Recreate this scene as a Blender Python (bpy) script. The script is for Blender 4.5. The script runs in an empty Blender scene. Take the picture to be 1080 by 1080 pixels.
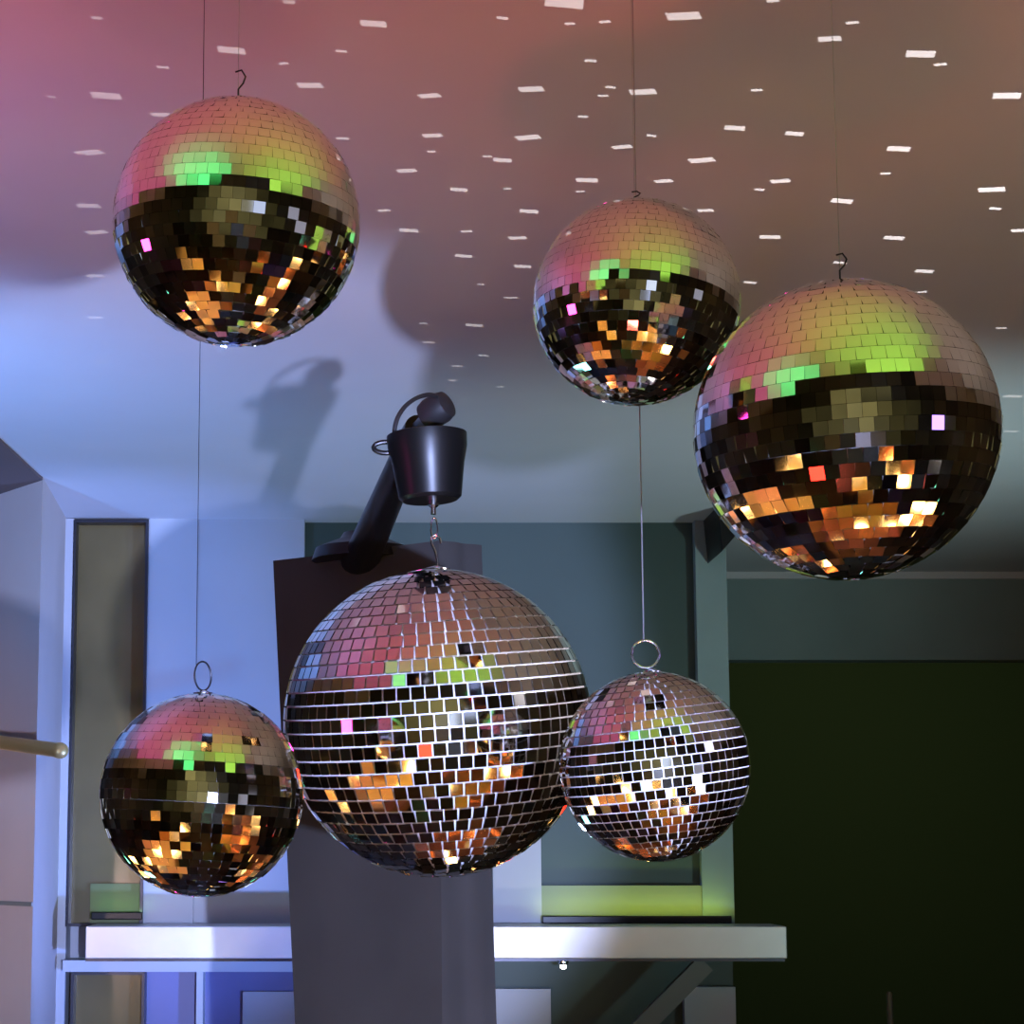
import bpy, bmesh, math, random
from mathutils import Vector, Matrix, Quaternion, geometry
PI = math.pi
S = bpy.context.scene
C = S.collection
R = math.radians

# ------------------------------------------------------------------ camera
EYE, PITCH, F, PX, PY = 1.6, R(7.2), 2000.0, 400.0, 647.0
cam = bpy.data.objects.new('camera', bpy.data.cameras.new('camera'))
C.objects.link(cam)
cam.location = (0, 0, EYE)
cam.rotation_euler = (PI / 2 + PITCH, 0, 0)
cam.data.sensor_width = 36
cam.data.lens = F / 1080 * 36
cam.data.shift_x = (540 - PX) / 1080
cam.data.shift_y = (PY - 540) / 1080
cam.data.clip_end = 100
S.camera = cam

def U(px, py, D):
    """point of the place at distance D (metres along +Y) seen in that direction"""
    a, b = (px - PX) / F, (PY - py) / F
    Z = math.sin(PITCH) + b * math.cos(PITCH)
    Y = math.cos(PITCH) - b * math.sin(PITCH)
    return Vector((a * D / Y, D, EYE + Z * D / Y))
CEIL = U(400, 547, 8.0).z
def onceil(px, py):
    p = U(px, py, 1.0)
    return U(px, py, (CEIL - EYE) / (p.z - EYE))
def mpp(py, D):
    b = (PY - py) / F
    return D / (math.cos(PITCH) - b * math.sin(PITCH)) / F

# ------------------------------------------------------------------ world, exposure
w = bpy.data.worlds.new('world'); S.world = w; w.use_nodes = True
w.node_tree.nodes['Background'].inputs[0].default_value = (0.35, 0.36, 0.45, 1)
w.node_tree.nodes['Background'].inputs[1].default_value = 0.02
S.view_settings.view_transform = 'Standard'
S.view_settings.look = 'None'
S.view_settings.gamma = 1
S.view_settings.use_curve_mapping = False
S.view_settings.exposure = 0.0
S.cycles.caustics_reflective = False
S.cycles.caustics_refractive = False
S.cycles.sample_clamp_indirect = 4.0
S.cycles.max_bounces = 8

# ------------------------------------------------------------------ lights (stage lamps of the room, plus added fills)
# name, position, target, colour, watts, cone degrees, blend, label
LAMPS = [
 ('blue',    (-2.1, 4.3, 1.15), (-1.9, 5.8, 3.0), (0.11, 0.36, 1.0), 300, 95, 1.0, .05),
 ('blue_fill',   (0.75, 6.0, 0.7), (-1.25, 7.7, 1.9),  (0.16, 0.30, 1.0), 470, 62, 1.0, .04),  # added to bring blue onto the pier's side face
 ('lilac_fill',   (-2.2, 2.9, 0.9), (-1.5, 4.2, 3.0),  (0.34, 0.34, 1.0), 125, 85, 1.0, .15),  # added to spread the violet wash over the left ceiling
 ('pink',    (-2.3, 1.9, 0.9),  (-1.4, 2.3, 3.0),  (1.0, 0.09, 0.42), 125, 75, 1.0, .15),
 ('red', (0.2, 0.70, 0.6), (0.08, 2.7, 3.0), (1.0, 0.12, 0.08), 105, 50, 1.0, .15),
 ('green',   (-1.3, -0.4, 1.0), (-0.9, 1.05, 3.0),  (0.02, 1.0, 0.22), 560, 34, 0.9, .05),
 ('lime',    (1.9, -0.2, 1.0),  (0.95, 1.15, 3.0),  (0.42, 1.0, 0.08), 360, 44, 1.0, .05),
 ('key',     (0.62, -0.4, 1.3), (-0.9, 8.0, 2.25), (0.44, 0.54, 1.0), 2300, 29, 0.3, .03),
 ('warm',    (2.6, 1.4, 0.8),   (1.6, 3.8, 3.0),   (1.0, 0.89, 0.82), 60, 90, 1.0, .12),
 ('teal',    (2.9, 5.0, 0.8),   (1.0, 7.4, 3.0),   (0.60, 0.90, 0.95), 170, 85, 1.0, .10),
 ('pale',    (-1.9, 3.6, 1.2),  (-2.0, 7.4, 1.6),  (1.0, 0.66, 0.55), 150, 40, 1.0, .05),  # added to lift the pier face towards pink
 ('counter', (-0.75, 6.2, 0.75), (-0.75, 7.66, 1.40), (0.95, 0.95, 1.0), 20, 27, 0.9, .03),  # added, no known source: brightens the left end of the counter
 ('counter_fill', (0.35, 6.2, 0.75), (0.45, 7.66, 1.25), (1.0, 0.92, 0.78), 19, 44, 1.0, .03),  # added to brighten the right part of the counter
]
def aim(o, target):
    d = Vector(target) - o.location
    o.rotation_euler = d.to_track_quat('-Z', 'Y').to_euler()
for nm, pos, tgt, col, wt, cone, bl, sz in LAMPS:
    L = bpy.data.lights.new(nm + '_spot', 'SPOT')
    L.color = col; L.energy = wt; L.spot_size = R(cone); L.spot_blend = bl
    L.shadow_soft_size = sz
    o = bpy.data.objects.new(nm + '_spot', L); C.objects.link(o)
    o.location = pos; aim(o, tgt)
PINS = [((3.0, 2.0, 2.75), U(480, 760, 3.4), (1.0, 0.93, 0.98), 560, 10),
        ((3.0, 1.7, 2.6), U(690, 808, 2.95), (0.62, 0.58, 1.0), 460, 7)]
for pos, tgt, col, wt, cone in PINS:
    L = bpy.data.lights.new('pin_spot', 'SPOT')
    L.color = col; L.energy = wt; L.spot_size = R(cone); L.spot_blend = 0.3; L.shadow_soft_size = 0.02
    o = bpy.data.objects.new('pin_spot', L); C.objects.link(o); o.location = pos; aim(o, tgt)
for pos, col, e, nm in (((0.0, -1.6, 1.9), (0.75, 0.70, 0.35), 800, 'rear_room_fill'), ((3.0, 10.3, 2.85), (0.6, 0.9, 0.35), 60, 'recess_fill')):  # unseen fills added to lift the dark rear room and the recess
    L = bpy.data.lights.new(nm, 'SPOT'); L.color = col; L.energy = e; L.shadow_soft_size = 0.08
    L.spot_size = R(150); L.spot_blend = 0.5
    o = bpy.data.objects.new(nm, L); C.objects.link(o); o.location = pos; aim(o, (pos[0], -9, 1.8) if pos[1] < 0 else (3.0, 13, 1.0))
# warm light on the tables below
WARMS = [(-0.9, 2.4, 2.0, 14), (0.8, 2.2, 2.0, 16), (0.0, 1.0, 1.9, 12)]
for x, y, z, wt in WARMS:
    L = bpy.data.lights.new('table_spot', 'SPOT'); L.color = (1.0, 0.50, 0.14); L.energy = wt * 2
    L.spot_size = R(75); L.spot_blend = 0.6; L.shadow_soft_size = 0.02
    o = bpy.data.objects.new('table_spot', L); C.objects.link(o); o.location = (x, y, z - 0.35)

# ------------------------------------------------------------------ materials
def mat(name, col, rough=0.6, metal=0.0, spec=0.5, emit=None, es=0.0, noise=None, bump=0.0, scale=8.0):
    m = bpy.data.materials.new(name); m.use_nodes = True
    nt = m.node_tree; b = nt.nodes['Principled BSDF']
    b.inputs['Base Color'].default_value = (*col, 1)
    b.inputs['Roughness'].default_value = rough
    b.inputs['Metallic'].default_value = metal
    b.inputs['Specular IOR Level'].default_value = spec
    if emit:
        b.inputs['Emission Color'].default_value = (*emit, 1)
        b.inputs['Emission Strength'].default_value = es
    if noise or bump:
        tc = nt.nodes.new('ShaderNodeTexCoord'); n = nt.nodes.new('ShaderNodeTexNoise')
        n.inputs['Scale'].default_value = scale; n.inputs['Detail'].default_value = 4
        nt.links.new(tc.outputs['Object'], n.inputs['Vector'])
        if noise:
            r = nt.nodes.new('ShaderNodeValToRGB')
            r.color_ramp.elements[0].position = 0.3; r.color_ramp.elements[1].position = 0.7
            r.color_ramp.elements[0].color = (*[c * (1 - noise) for c in col], 1)
            r.color_ramp.elements[1].color = (*[min(1, c * (1 + noise)) for c in col], 1)
            nt.links.new(n.outputs['Fac'], r.inputs['Fac']); nt.links.new(r.outputs['Color'], b.inputs['Base Color'])
        if bump:
            bp = nt.nodes.new('ShaderNodeBump'); bp.inputs['Strength'].default_value = bump
            bp.inputs['Distance'].default_value = 0.01
            nt.links.new(n.outputs['Fac'], bp.inputs['Height']); nt.links.new(bp.outputs['Normal'], b.inputs['Normal'])
    return m
M = dict(
 ceiling=mat('ceiling_paint', (0.66, 0.65, 0.66), 0.85, spec=0.1, noise=0.03, scale=1.5),
 dark=mat('dark_paint', (0.08, 0.072, 0.045), 0.7, noise=0.85, scale=1.3),
 floor=mat('dark_wood_floor', (0.05, 0.028, 0.016), 0.25, noise=0.4, scale=6),
 pier=mat('beige_plaster', (0.62, 0.52, 0.46), 0.8, noise=0.03, scale=3),
 pale=mat('pale_paint', (0.46, 0.48, 0.52), 0.6, noise=0.04, scale=2),
 ceiling_layer=mat('mauve_brown', (0.16, 0.11, 0.10), 0.8),
 olive2=mat('olive_glow_board', (0.14, 0.15, 0.05), 0.6),
 olive=mat('olive_glass', (0.16, 0.12, 0.045), 0.22, noise=0.35, scale=1.4),
 tealp=mat('dark_teal_glazing', (0.045, 0.078, 0.066), 0.55, noise=0.12, scale=1.2),
 header=mat('green_grey_paint', (0.25, 0.33, 0.32), 0.7, noise=0.08, scale=2),
 black=mat('black_void', (0.056, 0.060, 0.045), 0.9, spec=0.1),
 mirror=mat('mirror_glass', (0.86, 0.86, 0.86), 0.04, 1.0),
 grout=mat('dark_grout', (0.10, 0.10, 0.10), 0.5, 0.2),
 brightgrout=mat('silver_grout', (0.66, 0.65, 0.68), 0.4, 0.1),
 chrome=mat('chrome', (0.75, 0.75, 0.77), 0.18, 1.0),
 darksteel=mat('dark_steel', (0.05, 0.05, 0.06), 0.35, 0.8),
 wire=mat('steel_wire', (0.42, 0.44, 0.46), 0.35, 0.8),
 plastic=mat('black_plastic', (0.004, 0.004, 0.004), 0.34, spec=0.35),
 rubber=mat('black_rubber', (0.012, 0.010, 0.010), 0.5),
 cloth=mat('charcoal_cloth', (0.027, 0.026, 0.024), 0.85, noise=0.15, bump=0.25, scale=5),
 copper=mat('copper', (0.55, 0.2, 0.10), 0.25, 1.0, noise=0.5, scale=10),
 brass=mat('brass', (0.90, 0.62, 0.22), 0.42, 0.55),
 counter=mat('brushed_pale_metal', (0.56, 0.53, 0.49), 0.38, 0.35, noise=0.06, scale=4),
 darkgrey=mat('dark_grey_steel', (0.11, 0.12, 0.10), 0.5),
 olive3=mat('glow_board', (0.26, 0.30, 0.20), 0.6),
 violet=mat('violet_panel', (0.16, 0.17, 0.36), 0.5, noise=0.1, scale=3),
 brace=mat('grey_painted_steel', (0.24, 0.26, 0.23), 0.5),
 wood=mat('table_wood', (0.30, 0.12, 0.03), 0.18, noise=0.5, scale=14),
 lime=mat('lime_led', (0.1, 0.2, 0.03), 0.5, emit=(0.42, 0.75, 0.10), es=0.55),
 led=mat('white_led', (1, 1, 1), 0.5, emit=(1, 1, 0.95), es=14),
 flame=mat('candle_glow', (1, 0.6, 0.2), 0.5, emit=(1.0, 0.52, 0.14), es=32),
)
def lensmat(name, col, s):
    return mat(name, col, 0.3, emit=col, es=s)

# ------------------------------------------------------------------ helpers
def link(name, verts, faces, m, parent=None, smooth=False):
    me = bpy.data.meshes.new(name); me.from_pydata([tuple(v) for v in verts], [], faces); me.validate()
    if smooth:
        me.polygons.foreach_set('use_smooth', [True] * len(me.polygons))
    me.materials.append(m)
    o = bpy.data.objects.new(name, me); C.objects.link(o)
    if parent: o.parent = parent
    return o
class MB:
    def __init__(s): s.v = []; s.f = []
    def add(s, v, f):
        n = len(s.v); s.v += [Vector(p) for p in v]; s.f += [tuple(i + n for i in q) for q in f]
    def hexa(s, p):   # 8 corners: 4 bottom ccw, 4 top ccw
        s.add(p, [(3, 2, 1, 0), (4, 5, 6, 7), (0, 1, 5, 4), (1, 2, 6, 5), (2, 3, 7, 6), (3, 0, 4, 7)])
    def box(s, x0, x1, y0, y1, z0, z1):
        s.hexa([(x0, y0, z0), (x1, y0, z0), (x1, y1, z0), (x0, y1, z0), (x0, y0, z1), (x1, y0, z1), (x1, y1, z1), (x0, y1, z1)])
    def prism(s, pts, z0, z1):
        n = len(pts)
        s.add([(p[0], p[1], z0) for p in pts] + [(p[0], p[1], z1) for p in pts],
              [tuple(range(n))[::-1], tuple(range(n, 2 * n))] + [(i, (i + 1) % n, (i + 1) % n + n, i + n) for i in range(n)])
    def lathe(s, prof, c, axis=Vector((0, 0, 1)), seg=32):
        q = Vector((0, 0, 1)).rotation_difference(Vector(axis).normalized()); c = Vector(c)
        v = []; f = []
        for r, z in prof:
            for k in range(seg):
                a = 2 * PI * k / seg
                v.append(c + q @ Vector((r * math.cos(a), r * math.sin(a), z)))
        for i in range(len(prof) - 1):
            for k in range(seg):
                k2 = (k + 1) % seg
                f.append((i * seg + k, i * seg + k2, (i + 1) * seg + k2, (i + 1) * seg + k))
        f.append(tuple(range(seg))[::-1]); n = (len(prof) - 1) * seg
        f.append(tuple(range(n, n + seg)))
        s.add(v, f)
    def tube(s, pts, r, seg=10, closed=False):
        pts = [Vector(p) for p in pts]; n = len(pts); v = []; f = []
        rr = r if isinstance(r, (list, tuple)) else [r] * n
        up = None
        for i in range(n):
            if closed: t = pts[(i + 1) % n] - pts[i - 1]
            else: t = pts[min(i + 1, n - 1)] - pts[max(i - 1, 0)]
            t.normalize()
            if up is None:
                up = Vector((0, 0, 1)) if abs(t.z) < 0.9 else Vector((1, 0, 0))
            sd = t.cross(up).normalized(); up = sd.cross(t).normalized()
            for k in range(seg):
                a = 2 * PI * k / seg
                v.append(pts[i] + rr[i] * (sd * math.cos(a) + up * math.sin(a)))
        m = n if closed else n - 1
        for i in range(m):
            j = (i + 1) % n
            for k in range(seg):
                k2 = (k + 1) % seg
                f.append((i * seg + k, i * seg + k2, j * seg + k2, j * seg + k))
        if not closed:
            f.append(tuple(range(seg))[::-1]); f.append(tuple(range((n - 1) * seg, n * seg)))
        s.add(v, f)
    def build(s, name, m, parent=None, smooth=False, loc=None):
        v = s.v
        if loc is not None: v = [p - Vector(loc) for p in v]
        return link(name, v, s.f, m, parent, smooth)
def thing(name, label, cat, loc, group=None):
    o = bpy.data.objects.new(name, None); C.objects.link(o); o.location = loc
    o.empty_display_size = 0.05
    tag(o, label, cat, group); return o
def tag(o, label, cat, group=None):
    o['label'] = label; o['category'] = cat
    if group: o['group'] = group
    return o
def struct(o):
    o['kind'] = 'structure'; return o
def sm(o, ang=35):
    """smooth shading with sharp edges kept"""
    me = o.data
    me.polygons.foreach_set('use_smooth', [True] * len(me.polygons))
    bm = bmesh.new(); bm.from_mesh(me)
    for e in bm.edges:
        if len(e.link_faces) == 2 and e.calc_face_angle(0) > R(ang): e.smooth = False
    bm.to_mesh(me); bm.free(); return o
def bev(o, w=0.004, seg=2):
    b = o.modifiers.new('bevel', 'BEVEL'); b.width = w; b.segments = seg; b.limit_method = 'ANGLE'; return o

# ------------------------------------------------------------------ room shell
def bx(name, m, x0, x1, y0, y1, z0, z1):
    b = MB(); b.box(x0, x1, y0, y1, z0, z1); return struct(b.build(name, m))
XL, XR, YB, YF = -4.6, 4.6, -4.6, 13.0
bx('floor', M['floor'], XL, XR, YB, YF, -0.1, 0)
bx('ceiling', M['ceiling'], XL, XR, 0.75, 9.9, CEIL, CEIL + 0.15)
bx('ceiling_rear', M['dark'], XL, XR, YB, 0.75, CEIL + 0.45, CEIL + 0.55)
bx('trim_1', M['dark'], XL, XR, 0.70, 0.75, CEIL + 0.0, CEIL + 0.45)
bx('wall_rear', M['dark'], XL, XR, YB - 0.1, YB, 0, 3.6)
bx('wall_left', M['dark'], XL - 0.1, XL, YB, YF, 0, 3.6)
bx('wall_right', M['dark'], XR, XR + 0.1, YB, YF, 0, 3.6)
bx('wall_far', M['black'], XL, XR, YF, YF + 0.1, 0, 3.6)

bx('window_3', lensmat('violet_night_glass', (0.42, 0.50, 0.9), 0.7), 1.3, 3.3, YB, YB + 0.02, 1.3, 2.3)
for k_ in range(5):
    bx('window_frame_%d' % k_ if 0 else 'trim_2%d' % k_, M['dark'], 1.3 + k_ * .48, 1.36 + k_ * .48, YB + .02, YB + 0.05, 1.3, 2.3)
bx('window_4', lensmat('pale_night_glass', (0.6, 0.62, 0.8), 0.4), XR - .02, XR, -1.5, 0.6, 1.2, 2.2)

# angled pier on the left
A = onceil(45, 503); B = U(70, 547, 8.0); Bp = onceil(0, 518)
dr = Vector((Bp.x - A.x, Bp.y - A.y)).normalized()
far = (A.x + dr.x * 3.6, A.y + dr.y * 3.6)
b = MB(); b.prism([(A.x, A.y), (B.x, B.y), (B.x, B.y + 1.0), (far[0] + 0.6, far[1] + 1.6), far], 0, CEIL)
struct(b.build('wall_side', M['pier']))
# groove across the pier face
zg = U(20, 953, 7.2).z
nrm = Vector((dr.y, -dr.x)); nrm = nrm if nrm.y < 0 else -nrm
b = MB(); a2 = Vector((A.x, A.y)); e2 = a2 + dr * 3.0
b.prism([a2 + nrm * 0.001, e2 + nrm * 0.001, e2 + nrm * 0.006, a2 + nrm * 0.006], zg - 0.008, zg + 0.008)
struct(b.build('trim_2', M['brace']))
# thin brown soffit where the pier meets the ceiling
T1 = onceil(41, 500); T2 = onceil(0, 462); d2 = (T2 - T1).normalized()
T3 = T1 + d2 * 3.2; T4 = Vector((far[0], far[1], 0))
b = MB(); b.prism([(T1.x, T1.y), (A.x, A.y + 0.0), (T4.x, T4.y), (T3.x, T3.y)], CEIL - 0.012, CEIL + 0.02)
struct(b.build('trim_3', M['ceiling_layer']))

# back wall (8 m away): helper for slabs given by pixel rectangles
def slab(name, m, px0, px1, py0, py1, D, th, kind=True, parent=None, pyref=None):
    z1 = U(400, py0, D).z; z0 = U(400, py1, D).z if py1 is not None else 0
    mid = (py0 + (py1 or 1080)) / 2
    x0 = U(px0, mid, D).x; x1 = U(px1, mid, D).x
    b = MB(); b.box(x0, x1, D, D + th, z0, z1)
    o = b.build(name, m, parent)
    if kind: struct(o)
    return o
D0 = 8.0
slab('wall_back', M['pale'], 68, 320, 540, None, D0 + 0.10, 0.12)
slab('wall_back_middle', M['tealp'], 320, 768, 540, None, D0 + 0.10, 0.12)
# olive windows at the far left
def window(name, px0, px1, py0, py1, D, glass, fr, fw=0.012):
    z1 = U(400, py0, D).z; z0 = U(400, py1, D).z if py1 else 0.15
    mid = (py0 + (py1 or 1200)) / 2
    x0 = U(px0, mid, D).x; x1 = U(px1, mid, D).x
    o = thing(name, 'x', 'x', ((x0 + x1) / 2, D, z0)); del o['label']; del o['category']; struct(o)
    L = Vector(o.location)
    b = MB()
    b.box(x0, x0 + fw, D - 0.02, D + 0.08, z0, z1); b.box(x1 - fw, x1, D - 0.02, D + 0.08, z0, z1)
    b.box(x0 + fw, x1 - fw, D - 0.02, D + 0.08, z0, z0 + fw); b.box(x0 + fw, x1 - fw, D - 0.02, D + 0.08, z1 - fw, z1)
    b.build('window_frame', fr, o, loc=L)
    b = MB(); b.box(x0 + fw, x1 - fw, D + 0.05, D + 0.07, z0 + fw, z1 - fw); b.build('pane', glass, o, loc=L)
    return o
window('window_1', 74, 154, 549, 977, D0, M['olive'], M['darksteel'])
window('window_2', 74, 152, 1025, None, D0, M['olive'], M['darksteel'])
# tall pale panels beside the column, the glazing edges and lower panels
slab('trim_4', M['pale'], 154, 206, 547, 975, D0, 0.098)
slab('trim_5', M['pale'], 206, 320, 547, 975, D0 + 0.02, 0.078)
slab('trim_6', M['pale'], 520, 571, 880, 975, D0 + 0.04, 0.058)
slab('trim_7', M['header'], 737, 770, 547, 976, D0 + 0.04, 0.058)
slab('trim_8', M['pale'], 520, 581, 1043, None, D0 + 0.04, 0.058)
slab('trim_9', M['pale'], 722, 776, 1041, None, D0 + 0.04, 0.058)
slab('trim_18', M['violet'], 152, 322, 1025, None, D0 + 0.06, 0.038)
slab('trim_10', M['pale'], 256, 322, 1046, None, D0 + 0.04, 0.058)
# rail and mullion under the pale counter
slab('trim_12', M['pale'], 66, 322, 1013, 1025, D0 - 0.12, 0.12)
slab('trim_13', M['pale'], 207, 214, 1025, None, D0 - 0.05, 0.14)
slab('trim_14', M['pale'], 60, 73, 547, None, D0 - 0.02, 0.12)
# recess on the right with its header above a dark opening
D1 = (CEIL - EYE) / (U(900, 604, 1).z - EYE)
zh = U(900, 696, D1).z
xr0 = U(740, 650, D1).x
bx('wall_header', M['header'], xr0 - 0.5, XR, D1, D1 + 0.15, zh, CEIL)
bx('trim_15', M['ceiling'], xr0 - 0.5, XR, D1 - 0.03, D1, CEIL - 0.035, CEIL)
bx('wall_recess', M['black'], -2.0, 1.25, D1 + 0.2, D1 + 0.3, 0, CEIL)

# ------------------------------------------------------------------ counter beam across the back wall
t = thing('bar_counter', 'long pale metal counter beam running across the back wall behind the black stand', 'counter', U(460, 1012, D0 - 0.3))
L = Vector(t.location); Dc = D0 - 0.34
def pb(x0, x1, y0, y1, D, th):
    b = MB(); z1 = U(400, y0, D).z; z0 = U(400, y1, D).z
    b.box(U(x0, (y0 + y1) / 2, D).x, U(x1, (y0 + y1) / 2, D).x, D, D + th, z0, z1); return b
bev(pb(90, 830, 977, 1011, Dc, 0.30).build('counter_top', M['counter'], t, loc=L), 0.004)
pb(90, 828, 1011, 1014, Dc + 0.03, 0.24).build('under_rail', M['darksteel'], t, loc=L)
# diagonal brace
b = MB(); p0 = U(745, 1016, Dc + 0.1); p1 = U(560, 1202, Dc + 0.1)
dd = (p1 - p0).normalized(); nn = Vector((dd.z, 0, -dd.x)) * 0.038
b.hexa([p0 - nn, p0 + nn, p0 + nn + Vector((0, .05, 0)), p0 - nn + Vector((0, .05, 0)),
        p1 - nn, p1 + nn, p1 + nn + Vector((0, .05, 0)), p1 - nn + Vector((0, .05, 0))])
o = b.build('diagonal_brace', M['darkgrey'], t, loc=L)
b = MB(); b.tube([U(570, 1190, Dc + 0.13), Vector((U(570, 1190, Dc + 0.13).x, Dc + 0.13, 0))], 0.03); b.build('leg', M['brace'], t, loc=L)
b = MB(); q = U(400, 1020, Dc + 0.15); b.tube([q, Vector((q.x, q.y, 0))], 0.02); b.build('leg', M['brace'], t, loc=L)
# small bright lamp under the counter
t = thing('under_counter_lamp', 'tiny bright white lamp glowing under the counter beam right of the black stand', 'lamp', U(594, 1014.5, Dc + 0.02))
L = Vector(t.location)
b = MB(); b.lathe([(0.022, 0.004), (0.022, -0.004), (0.016, -0.012)], L, seg=20); sm(b.build('housing', M['chrome'], t, loc=L))
b = MB(); b.lathe([(0.012, -0.012), (0.013, -0.022), (0.006, -0.028)], L, seg=16); sm(b.build('bulb', M['led'], t, loc=L))
# added light bars and boards standing in for green glow reflected in the glass
slab('trim_16', M['olive3'], 571, 771, 934, 975, D0 + 0.05, 0.048)
slab('trim_17', M['olive2'], 95, 150, 932, 975, D0 + 0.03, 0.018)
def glow_bar(px0, px1, py0, py1, D, col, e, label):
    b = pb(px0, px1, py0, py1, D, 0.03); o = b.build('glow_bar', M['plastic']); bev(o, 0.004)
    tag(o, label, 'light bar')
    L = bpy.data.lights.new('glow_strip', 'AREA'); L.shape = 'RECTANGLE'; L.color = col; L.energy = e
    a_, c_ = U(px0, py0, D), U(px1, py0, D); L.size = c_.x - a_.x; L.size_y = 0.02
    lo = bpy.data.objects.new('glow_strip', L); C.objects.link(lo); lo.location = ((a_.x + c_.x) / 2, D + 0.018, a_.z + 0.004)
    lo.rotation_euler = (R(180 - 25), 0, 0)
glow_bar(572, 772, 966, 974, D0 - 0.05, (0.62, 0.8, 0.12), 0.75, 'thin dark bar with added light for the reflected yellow green glow, above the counter beam right of the black stand')
glow_bar(96, 150, 962, 970, D0 - 0.06, (0.2, 0.75, 0.18), 0.12, 'short dark bar added for the dim green glow reflected low in the olive window at far left')
# pale rod in the dark opening
q = U(938, 1046, 9.2); b = MB(); b.lathe([(0.10, 0.0), (0.10, 0.02), (0.015, 0.03), (0.0145, q.z - 0.01), (0.008, q.z)], (q.x, q.y, 0), seg=20)
o = sm(b.build('slim_post', M['brace'])); tag(o, 'slim pale post standing in the dark opening at right', 'post')
# black wedge at the end of the wall
b = MB(); k = [U(757, 552, 7.7), U(800, 556, 7.7), U(762, 600, 7.7)]
v = k + [p + Vector((0, .35, 0)) for p in k]
b.add(v, [(0, 1, 2), (5, 4, 3), (0, 3, 4, 1), (1, 4, 5, 2), (2, 5, 3, 0)])
o = b.build('corner_bracket', M['plastic']); bev(o, .004); tag(o, 'black wedge shaped bracket at the wall corner behind the biggest upper ball', 'bracket')
dz = CEIL - max(p.z for p in k); o.location.z = dz

# ------------------------------------------------------------------ brass pole
t = thing('brass_pole', 'short brass pole with a rounded end sticking out from the left wall', 'pole', U(0, 783, 7.3))
L = Vector(t.location); p0 = None
for k_ in range(4000):
    q_ = U(-30, 779, 6.6 + k_ * .0005); rel = Vector((q_.x - A.x, q_.y - A.y))
    if rel.dot(nrm) < 0.035: p0 = q_; break
p1 = U(63, 791.5, 6.75); dv = (p1 - p0).normalized()
b = MB(); b.tube([p0, p1], 0.0265, 20); sm(b.build('shaft', M['brass'], t, loc=L))
b = MB(); b.lathe([(0.0285, -0.02), (0.0295, 0.0), (0.028, 0.014), (0.021, 0.026), (0.010, 0.032)], p1, dv, 24)
sm(b.build('end_knob', M['brass'], t, loc=L), 60)

# ------------------------------------------------------------------ black covered stand with bracket arm
Lc, Fc, Rc, Bc = U(288, 592, 4.85), U(463, 570, 4.53), U(508, 575, 4.60), U(350, 580, 4.98)
ztop = Fc.z
base = [U(336, 1595, 4.85), U(470, 1600, 4.53), U(541, 1595, 4.60), U(380, 1595, 4.98)]
t = thing('lighting_stand', 'tall black cloth covered stand with a slanted arm, behind the largest lower ball', 'stand', ((Lc.x + Rc.x) / 2, 4.75, 0))
Ls = Vector(t.location)
bm = bmesh.new()
N = 28; rings = []
cor_t = [Lc, Fc, Rc, Bc]; random.seed(4)
def ringpts(f):
    cs = [Vector((base[i].x * (1 - f) + cor_t[i].x * f, base[i].y * (1 - f) + cor_t[i].y * f, ztop * f)) for i in range(4)]
    out = []
    for i in range(4):
        a_, b_ = cs[i], cs[(i + 1) % 4]
        for k in range(6):
            p = a_.lerp(b_, k / 6)
            bulge = 0.006 * math.sin(f * 9 + k * 1.7 + i * 2) * math.sin(PI * k / 6)
            n_ = Vector((b_.y - a_.y, a_.x - b_.x, 0)).normalized()
            out.append(p + n_ * bulge)
    return out
for j in range(N + 1):
    rings.append([bm.verts.new(p - Ls) for p in ringpts(j / N)])
for j in range(N):
    for k in range(24):
        bm.faces.new((rings[j][k], rings[j][(k + 1) % 24], rings[j + 1][(k + 1) % 24], rings[j + 1][k]))
bm.faces.new(rings[0][::-1]); bm.faces.new(rings[-1])
me = bpy.data.meshes.new('cloth_cover'); bm.to_mesh(me); bm.free(); me.materials.append(M['cloth'])
o = bpy.data.objects.new('cloth_cover', me); C.objects.link(o); o.parent = t; sm(o, 40)
o['label'] = 'charcoal cloth cover'
# sloped top cap
cc = (Lc + Fc + Rc + Bc) / 4; cc.z = ztop
b = MB(); b.lathe([(0.13, -0.02), (0.12, 0.01), (0.06, 0.035), (0.05, 0.05)], (U(383, 566, 4.72).x, 4.72, ztop), seg=24)
sm(b.build('base_collar', M['plastic'], t, loc=Ls))
a0 = Vector((U(380, 566, 4.72).x, 4.72, ztop - 0.02)); a1 = U(441, 451, 3.72)
b = MB(); b.tube([a0, a0.lerp(a1, .1), a0.lerp(a1, .55), a0.lerp(a1, 0.95), a1], [0.05, 0.044, 0.036, 0.030, 0.027], 20)
sm(b.build('arm', M['plastic'], t, loc=Ls))
kc = U(460, 433, 3.48)
b = MB(); b.lathe([(0.012, -0.032), (0.026, -0.026), (0.030, -0.012), (0.030, 0.012), (0.026, 0.026), (0.012, 0.032)], kc, Vector((0.75, -0.55, 0.35)), 24)
knobmb = b
b = MB(); b.tube([a1 + (kc - a1).normalized() * .004, kc - (kc - a1).normalized() * .02], 0.014, 12); neckmb = b

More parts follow.
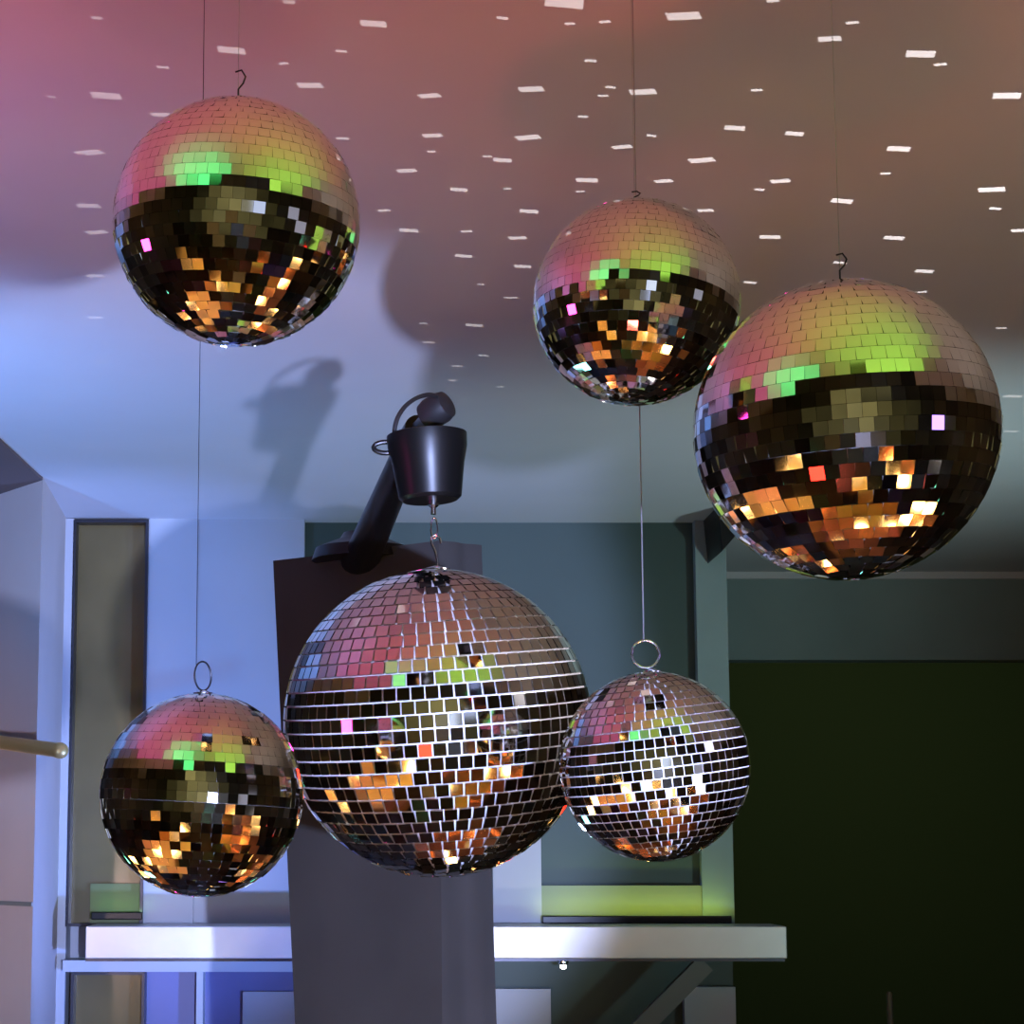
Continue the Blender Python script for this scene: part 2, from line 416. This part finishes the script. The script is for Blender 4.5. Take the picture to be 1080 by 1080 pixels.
# ------------------------------------------------------------------ motor
mc = U(450, 458, 3.40); mp = mpp(490, 3.4)
mb_ = U(454, 528, 3.40); H = mc.z - mb_.z
t = thing('mirror_ball_motor', 'black bucket shaped motor hanging from the slanted arm above the largest lower ball', 'motor', (mb_.x, 3.4, mb_.z))
Lm = Vector(t.location); ax = Vector((mc.x - mb_.x, 0, H)).normalized()
b = MB(); b.lathe([(29 * mp, 0), (33 * mp, 0.006), (38 * mp, H * .55), (42 * mp, H * 0.80), (42.5 * mp, H * .99), (41 * mp, H), (20 * mp, H + .004)], Lm, ax, 40)
sm(b.build('housing', M['plastic'], t, loc=Lm), 40)
b = MB(); b.tube([mc - Vector((0, 0, .01)),  kc - Vector((0, 0, .046))], 0.016, 14)
sm(b.build('mounting_bracket', M['plastic'], t, loc=Lm))
sm(knobmb.build('clamp_knob', M['rubber'], t, loc=Lm), 50); sm(neckmb.build('clamp_neck', M['plastic'], t, loc=Lm))
# side lug
lc = U(407, 472, 3.40); lug = []
for k in range(20):
    a = 2 * PI * k / 20; lug.append(lc + Vector((13 * mp * math.cos(a), 0, 6 * mp * math.sin(a))))
b = MB(); b.tube(lug, 0.0045, 10, closed=True); sm(b.build('side_lug', M['plastic'], t, loc=Lm))
# power cable
cp = [U(x, y, d) for x, y, d in ((416, 462, 3.38), (416, 452, 3.37), (419, 440, 3.37), (427, 428, 3.38), (438, 420, 3.4), (450, 416, 3.42), (460, 417, 3.45), (464, 423, 3.46))]
cpp = []
for i in range(len(cp) - 1):
    for k in range(4): cpp.append(cp[i].lerp(cp[i + 1], k / 4))
cpp.append(cp[-1])
for _ in range(3): cpp = [cpp[0]] + [(cpp[i - 1] + cpp[i] * 2 + cpp[i + 1]) / 4 for i in range(1, len(cpp) - 1)] + [cpp[-1]]
b = MB(); b.tube(cpp, 0.0042, 8); sm(b.build('power_cable', M['rubber'], t, loc=Lm))
b = MB(); b.lathe([(0.010, 0.004), (0.010, -0.006), (0.005, -0.010), (0.005, -0.022)], U(457, 530, 3.4), seg=14)
sm(b.build('rotor_shaft', M['chrome'], t, loc=Lm))

# ------------------------------------------------------------------ mirror balls
def mirror_ball(label, px, py, pr, D, rows=34, seed=1, tilt=1.2, lean=(0, 0), grout='grout', ring=None, spin=0.0, fill=0.975):
    c = U(px, py, D); r = pr * mpp(py, D) * 0.995
    rnd = random.Random(seed)
    t = thing('mirror_ball', label, 'mirror ball', c, 'mirror balls hanging in the room')
    core = MB(); nst = 48
    core.lathe([(max(1e-4, r * .982 * math.sin(PI * k / nst)), -r * .982 * math.cos(PI * k / nst)) for k in range(nst + 1)], (0, 0, 0), seg=96)
    sm(core.build('core', M[grout], t), 80)
    V = []; Fq = []
    q = Quaternion((1, 0, 0), lean[0]) @ Quaternion((0, 1, 0), lean[1])
    step = PI / rows; half = step * r * 0.5
    for i in range(rows):
        th = -PI / 2 + (i + .5) * step
        n = max(5, round(2 * PI * math.cos(th) / step))
        off = rnd.random() * 2 * PI / n * (0.0 if n > 60 else 1) + spin
        wave = rnd.uniform(-.4, .4)
        for k in range(n):
            ph = off + 2 * PI * k / n
            N = Vector((math.cos(th) * math.cos(ph), math.cos(th) * math.sin(ph), math.sin(th)))
            e = Vector((-math.sin(ph), math.cos(ph), 0)); u = N.cross(e)
            # every small pane sits slightly out of true on the ball
            tl = tilt * (0.6 if th > 0.1 else 1.0 if th > -.15 else 2.4)
            j1 = R(rnd.gauss(0, tl)); j2 = R(rnd.gauss(0, tl) + wave)
            Nn = (N + e * j1 + u * j2).normalized()
            ee = (e - Nn * e.dot(Nn)).normalized(); uu = Nn.cross(ee)
            hw = PI * math.cos(th) / n * r * fill; hh = half * fill
            P = N * r * 0.998
            b0 = len(V)
            for sx, sy in ((-1, -1), (1, -1), (1, 1), (-1, 1)):
                V.append(P + ee * sx * hw + uu * sy * hh)
            for sx, sy in ((-1, -1), (1, -1), (1, 1), (-1, 1)):
                V.append(P * .978 + ee * sx * hw + uu * sy * hh)
            Fq.append((b0, b0 + 1, b0 + 2, b0 + 3))
            for a_ in range(4):
                b_ = (a_ + 1) % 4
                Fq.append((b0 + b_, b0 + a_, b0 + 4 + a_, b0 + 4 + b_))
    V = [q @ v for v in V]
    o = link('mirror_tiles', V, Fq, M['mirror'], t)
    b = MB(); b.lathe([(r * .10, r * .985), (r * .10, r * 1.005), (r * .05, r * 1.02), (0.004, r * 1.03)], (0, 0, 0), seg=28)
    sm(b.build('top_cap', M['chrome'], t))
    return t, c, r
def wire(t, c, x, z0, rad=0.0009, m='wire'):
    b = MB(); b.tube([Vector((x - c.x, 0, z0 - c.z)), Vector((x - c.x, 0, CEIL - c.z))], rad, 6)
    sm(b.build('hanging_wire', M[m], t))
def ringpart(t, c, rc, rx, rz, th, rot=0, m='chrome'):
    pts = [rc - c + Vector((rx * math.cos(a) * math.cos(rot), rx * math.cos(a) * math.sin(rot), rz * math.sin(a))) for a in [2 * PI * k / 28 for k in range(28)]]
    b = MB(); b.tube(pts, th, 10, closed=True); sm(b.build('ring', M[m], t))
def hook(t, c, r, px, py0, D, m='darksteel'):
    zt = U(px, py0, D).z - c.z; z0 = r * 1.02; h = zt - z0
    pts = [Vector((0, 0, z0)), Vector((0, 0, z0 + h * .35)), Vector((.006, 0, z0 + h * .5)), Vector((.009, 0, z0 + h * .68)), Vector((.004, 0, z0 + h * .85)), Vector((-.004, 0, z0 + h * .8))]
    b = MB(); b.tube(pts, 0.0012, 8); sm(b.build('hook', M[m], t))

t, c, r = mirror_ball('mirror ball at upper left, alone under the pink and blue part of the ceiling', 250, 235, 130.5, 2.3, 34, 11, 1.1, lean=(0.05, 0.06))
hook(t, c, r, 248, 68, 2.3); wire(t, c, c.x, c.z + r * 1.1, 0.0004)
t, c, r = mirror_ball('smallest upper mirror ball, in the middle under the ceiling, partly behind the big right one', 671, 319, 109, 2.75, 33, 12, 1.3, lean=(-0.06, 0.10))
hook(t, c, r, 671, 200, 2.75); wire(t, c, c.x, c.z + r * 1.05, 0.0004)
t, c, r = mirror_ball('largest upper mirror ball, at the right, reflecting bright green and lime', 891, 454, 159, 2.3, 34, 13, 0.9, lean=(0.04, -0.05))
hook(t, c, r, 878, 262, 2.3); wire(t, c, c.x, c.z + r * 1.1, 0.0004)
t, c, r = mirror_ball('largest mirror ball, silvery, hanging on a hook from the black motor', 461, 762, 163, 3.4, 36, 14, 1.2, lean=(0.10, -0.07), grout='brightgrout', fill=0.87)
# S hook and chain link up to the motor shaft
hp = [U(x, y, 3.4) - c for x, y in ((461, 602), (461, 592), (459, 582), (455, 573), (455, 567), (459, 564), (464, 568), (465, 573))]
b = MB(); b.tube(hp, 0.0022, 8); sm(b.build('hook', M['chrome'], t))
lk = U(458, 557, 3.4) - c
b = MB(); b.tube([lk + Vector((0.006 * math.cos(a), 0, 0.019 * math.sin(a))) for a in [2 * PI * k / 20 for k in range(20)]], 0.0016, 8, closed=True)
sm(b.build('chain_link', M['chrome'], t))
t, c, r = mirror_ball('small mirror ball at lower left on a thin dark wire with an oval ring', 213, 838, 107.5, 2.8, 32, 15, 1.1, lean=(0.0, 0.05))
rc = U(214, 713, 2.8); ringpart(t, c, rc, 0.020, 0.0215, 0.0014, 1.0, 'darksteel'); wire(t, c, U(207, 700, 2.8).x, rc.z + 0.01, 0.0006, 'darksteel')
t, c, r = mirror_ball('small silvery mirror ball at lower right with a round chrome ring and pale wire', 690, 808, 100.5, 2.95, 30, 16, 1.0, lean=(0.06, -0.12), grout='brightgrout', fill=0.87)
rc = U(681, 690, 2.95); ringpart(t, c, rc, 0.0215, 0.0215, 0.0022, 0.0); wire(t, c, U(679, 680, 2.95).x, rc.z + 0.02, 0.0011)

# ------------------------------------------------------------------ added projector box (holes stand in for squares thrown by the mirror balls)
SP = Vector((1.62, 3.7, 1.25)); PH = 0.15
SPOTS = [(102,19,13),(305,2,14),(394,25,30),(244,53,32),(172,71,14),(360,54,13),(299,67,12),(327,90,28),(9,95,15),(54,102,9),(112,101,34),(453,101,24),
(170,121,22),(456,143,22),(361,146,14),(455,160,10),(94,161,30),(429,180,22),(514,165,10),(530,169,22),(42,188,16),(2,199,10),(484,200,20),(535,199,9),
(93,217,26),(405,222,14),(102,245,24),(431,243,22),(492,244,13),(14,251,26),(489,270,20),(24,292,20),(100,291,20),(507,300,9),(101,335,18),(25,331,16),
(446,341,10),(500,343,20),(536,314,10),(530,19,14),(595,3,46),(721,17,38),(601,25,12),(638,23,13),(815,1,14),(899,24,14),(875,41,26),(971,57,34),(992,68,14),
(623,64,14),(560,94,28),(678,97,30),(644,92,12),(636,101,12),(798,95,13),(1062,101,32),(615,123,12),(557,145,27),(687,143,12),(656,155,22),(775,135,24),
(838,141,22),(740,169,28),(948,157,27),(934,183,12),(619,190,25),(612,202,10),(700,191,20),(823,191,22),(801,200,12),(1046,200,30),(1050,220,14),(558,223,22),
(888,212,26),(744,222,18),(546,251,20),(812,250,24),(943,251,24),(1076,243,20),(551,281,20),(886,277,16),(975,286,22),(972,308,12),(791,298,16),(542,314,10),
(1056,346,12),(1068,418,22),(1066,455,18),(452,361,13),(510,375,12),(482,386,12),(477,401,10),(527,408,10),(489,421,9),(107,382,16),(1010,395,14),(-40,60,26),(-30,150,24),(1110,60,30),(1120,160,28),(1120,300,24)]
rnd = random.Random(5)
holes = []
for px, py, wd in SPOTS:
    p = onceil(px, py); s_ = wd * mpp(py, p.y) * 0.46
    sy = s_ * 0.52; rot = rnd.uniform(-.25, .25)
    if py < 10: sy *= 1.0
    cs = []
    for a_, b_ in ((-1, -1), (1, -1), (1, 1), (-1, 1)):
        x_ = a_ * s_ + b_ * sy * 0.25; y_ = b_ * sy
        d = p + Vector((x_ * math.cos(rot) - y_ * math.sin(rot), x_ * math.sin(rot) + y_ * math.cos(rot), 0)) - SP
        cs.append(Vector((d.x / d.z * PH, d.y / d.z * PH)))
    holes.append(cs)
xs = [q.x for h in holes for q in h]; ys = [q.y for h in holes for q in h]
X0, X1, Y0, Y1 = min(xs) - .02, max(xs) + .02, min(ys) - .02, max(ys) + .02
X0 = min(X0, -.05); X1 = max(X1, .05); Y0 = min(Y0, -.05); Y1 = max(Y1, .05)
t = thing('added_spot_projector', 'added unseen black box lamp standing in for the mirror balls, throwing small white squares on the ceiling', 'projector', SP)
co = [Vector((X0, Y0)), Vector((X1, Y0)), Vector((X1, Y1)), Vector((X0, Y1))]
fs = [[0, 1, 2, 3]]
for h in holes:
    n = len(co); co += h; fs.append([n, n + 1, n + 2, n + 3])
v2, e2_, f2, ov, oe, of = geometry.delaunay_2d_cdt(co, [], fs, 1, 1e-7)
keep = [f for f, src in zip(f2, of) if src == [0] or (0 in src and len(src) == 1)]
link('perforated_plate', [(v.x, v.y, PH) for v in v2], [tuple(f) for f in keep], M['rubber'], t)
b = MB(); th = .004
b.box(X0, X1, Y0, Y1, -.06, -.05)
b.box(X0 - th, X0, Y0 - th, Y1 + th, -.06, PH); b.box(X1, X1 + th, Y0 - th, Y1 + th, -.06, PH)
b.box(X0, X1, Y0 - th, Y0, -.06, PH); b.box(X0, X1, Y1, Y1 + th, -.06, PH)
b.build('housing', M['rubber'], t)
b = MB(); b.lathe([(0.22, -SP.z), (0.22, -SP.z + .02), (0.03, -SP.z + .03), (0.03, -.06)], (0, 0, 0), seg=24); sm(b.build('stand', M['darksteel'], t))
L = bpy.data.lights.new('added_spot_lamp', 'POINT'); L.energy = 190; L.color = (1.0, 0.93, 0.92); L.shadow_soft_size = 0.0
o = bpy.data.objects.new('added_spot_lamp', L); C.objects.link(o); o.location = SP

# ------------------------------------------------------------------ stage lamps and added fills as objects
LENS = {'blue': (0.2, 0.4, 1.0), 'blue_fill': (.25, .35, 1.0), 'pink': (1.0, 0.06, 0.45), 'red': (1.0, 0.04, 0.02), 'green': (0.1, 1.0, 0.5), 'lime': (0.6, 1.0, 0.15),
        'key': (0.9, 0.95, 1.0), 'counter': (1.0, 0.95, 1.0), 'counter_fill': (1.0, 0.9, .8), 'lilac_fill': (.5, .3, 1.), 'pale': (1., .7, .6), 'warm': (1.0, 0.7, 0.4), 'teal': (0.3, 1.0, 0.8)}
def par_can(nm, pos, tgt, col, strength, size=0.075):
    pos = Vector(pos); d = (Vector(tgt) - pos).normalized(); back = pos - d * 0.035
    t = thing('stage_lamp', nm + ' stage lamp standing on the floor outside the picture', 'lamp', (pos.x, pos.y, 0))
    L = Vector(t.location)
    b = MB(); b.lathe([(size * .5, -.20), (size * .9, -.15), (size, -.02), (size, .02), (size * .92, .02), (size * .92, -.0)], back, d, 24)
    sm(b.build('housing', M['plastic'], t, loc=L))
    b = MB(); b.lathe([(size * .9, -.004), (size * .85, .004)], back + d * 0.01, d, 24); b.build('lens', lensmat(nm + '_lens', col, strength), t, loc=L)
    b = MB(); p = back - d * .1
    b.tube([p, Vector((p.x, p.y, 0.0))], 0.012, 10); b.build('stand_pole', M['darksteel'], t, loc=L)
    b = MB(); b.lathe([(.16, 0), (.16, .015), (.02, .02)], (p.x, p.y, 0), seg=20); b.build('stand_base', M['darksteel'], t, loc=L)
for nm, pos, tgt, col, wt, cone, bl, sz in LAMPS:
    par_can({'blue_fill': 'added deep blue', 'key': 'cold white', 'warm': 'warm white', 'pale': 'added pale pink', 'counter': 'added bright white', 'counter_fill': 'added soft white'}.get(nm, nm), pos, tgt, LENS[nm], 4, .06)
par_can('magenta', (-2.5, 2.5, 1.70), (-0.2, 2.8, 1.9), (1.0, 0.04, 0.42), 13, .19)
par_can('scarlet', (-0.25, 1.35, 1.05), (-0.2, 2.3, 2.36), (1.0, 0.02, 0.01), 9, .12)
par_can('mint', (0.12, 1.15, 1.0), (0.5, 2.3, 2.1), (0.2, 1.0, 0.6), 9, .09)
par_can('cyan', (-0.85, 4.15, 0.80), (0.05, 3.4, 1.8), (0.25, 0.95, 0.9), 6, .15)
par_can('violet', (2.7, 0.9, 1.9), (0.3, 3.0, 1.9), (0.45, 0.25, 1.0), 3, .20)

# ------------------------------------------------------------------ round tables with candle glasses below the balls
def table(x, y, rad, seed):
    t = thing('round_table', 'round wooden table with glowing candle glasses below the mirror balls', 'table', (x, y, 0), 'round wooden tables below the balls')
    b = MB(); b.lathe([(rad * .97, .72), (rad, .73), (rad, .745), (rad * .99, .75)], (0, 0, 0), seg=48); sm(b.build('table_top', M['wood'], t))
    b = MB(); b.lathe([(.28, 0), (.27, .02), (.04, .05), (.035, .72)], (0, 0, 0), seg=24); sm(b.build('pedestal', M['darksteel'], t))
    rn = random.Random(seed)
    g = thing('candle_tray', 'brass tray of small glowing candles on a round table below the balls', 'candles', (x, y, .7505), 'candle trays on the round tables')
    b = MB(); b.lathe([(rad * .9, 0), (rad * .92, .012), (rad * .9, .014), (rad * .88, .006)], (0, 0, 0), seg=40); sm(b.build('tray', M['brass'] if seed % 2 else M['copper'], g))
    spots = []
    while len(spots) < 30:
        a = rn.uniform(0, 2 * PI); q = rad * .82 * math.sqrt(rn.random()); p = Vector((q * math.cos(a), q * math.sin(a), .007))
        if all((p - s_).length > .05 for s_ in spots): spots.append(p)
    for p in spots:
        k = rn.uniform(.6, 1.3)
        b = MB(); b.lathe([(.018, 0), (.018, .05 * k), (.004, .052 * k)], p, seg=12); cd = sm(b.build('candle', M['pale'], g))
        b = MB(); b.lathe([(.003, .05 * k), (.011, .062 * k), (.007, .085 * k), (.001, .10 * k)], p, seg=10); sm(b.build('flame', M['flame'], cd))
for a in ((-0.95, 2.75, .55, 1), (0.75, 2.35, .55, 2), (-0.55, 1.9, .3, 3), (1.4, 0.9, .45, 4), (-1.7, 1.2, .45, 5), (0.35, 3.6, .45, 6), (-1.1, 3.95 - .2, .3, 7), (1.75, 2.1, .4, 8), (0.62, 1.3, .28, 9)): table(*a)
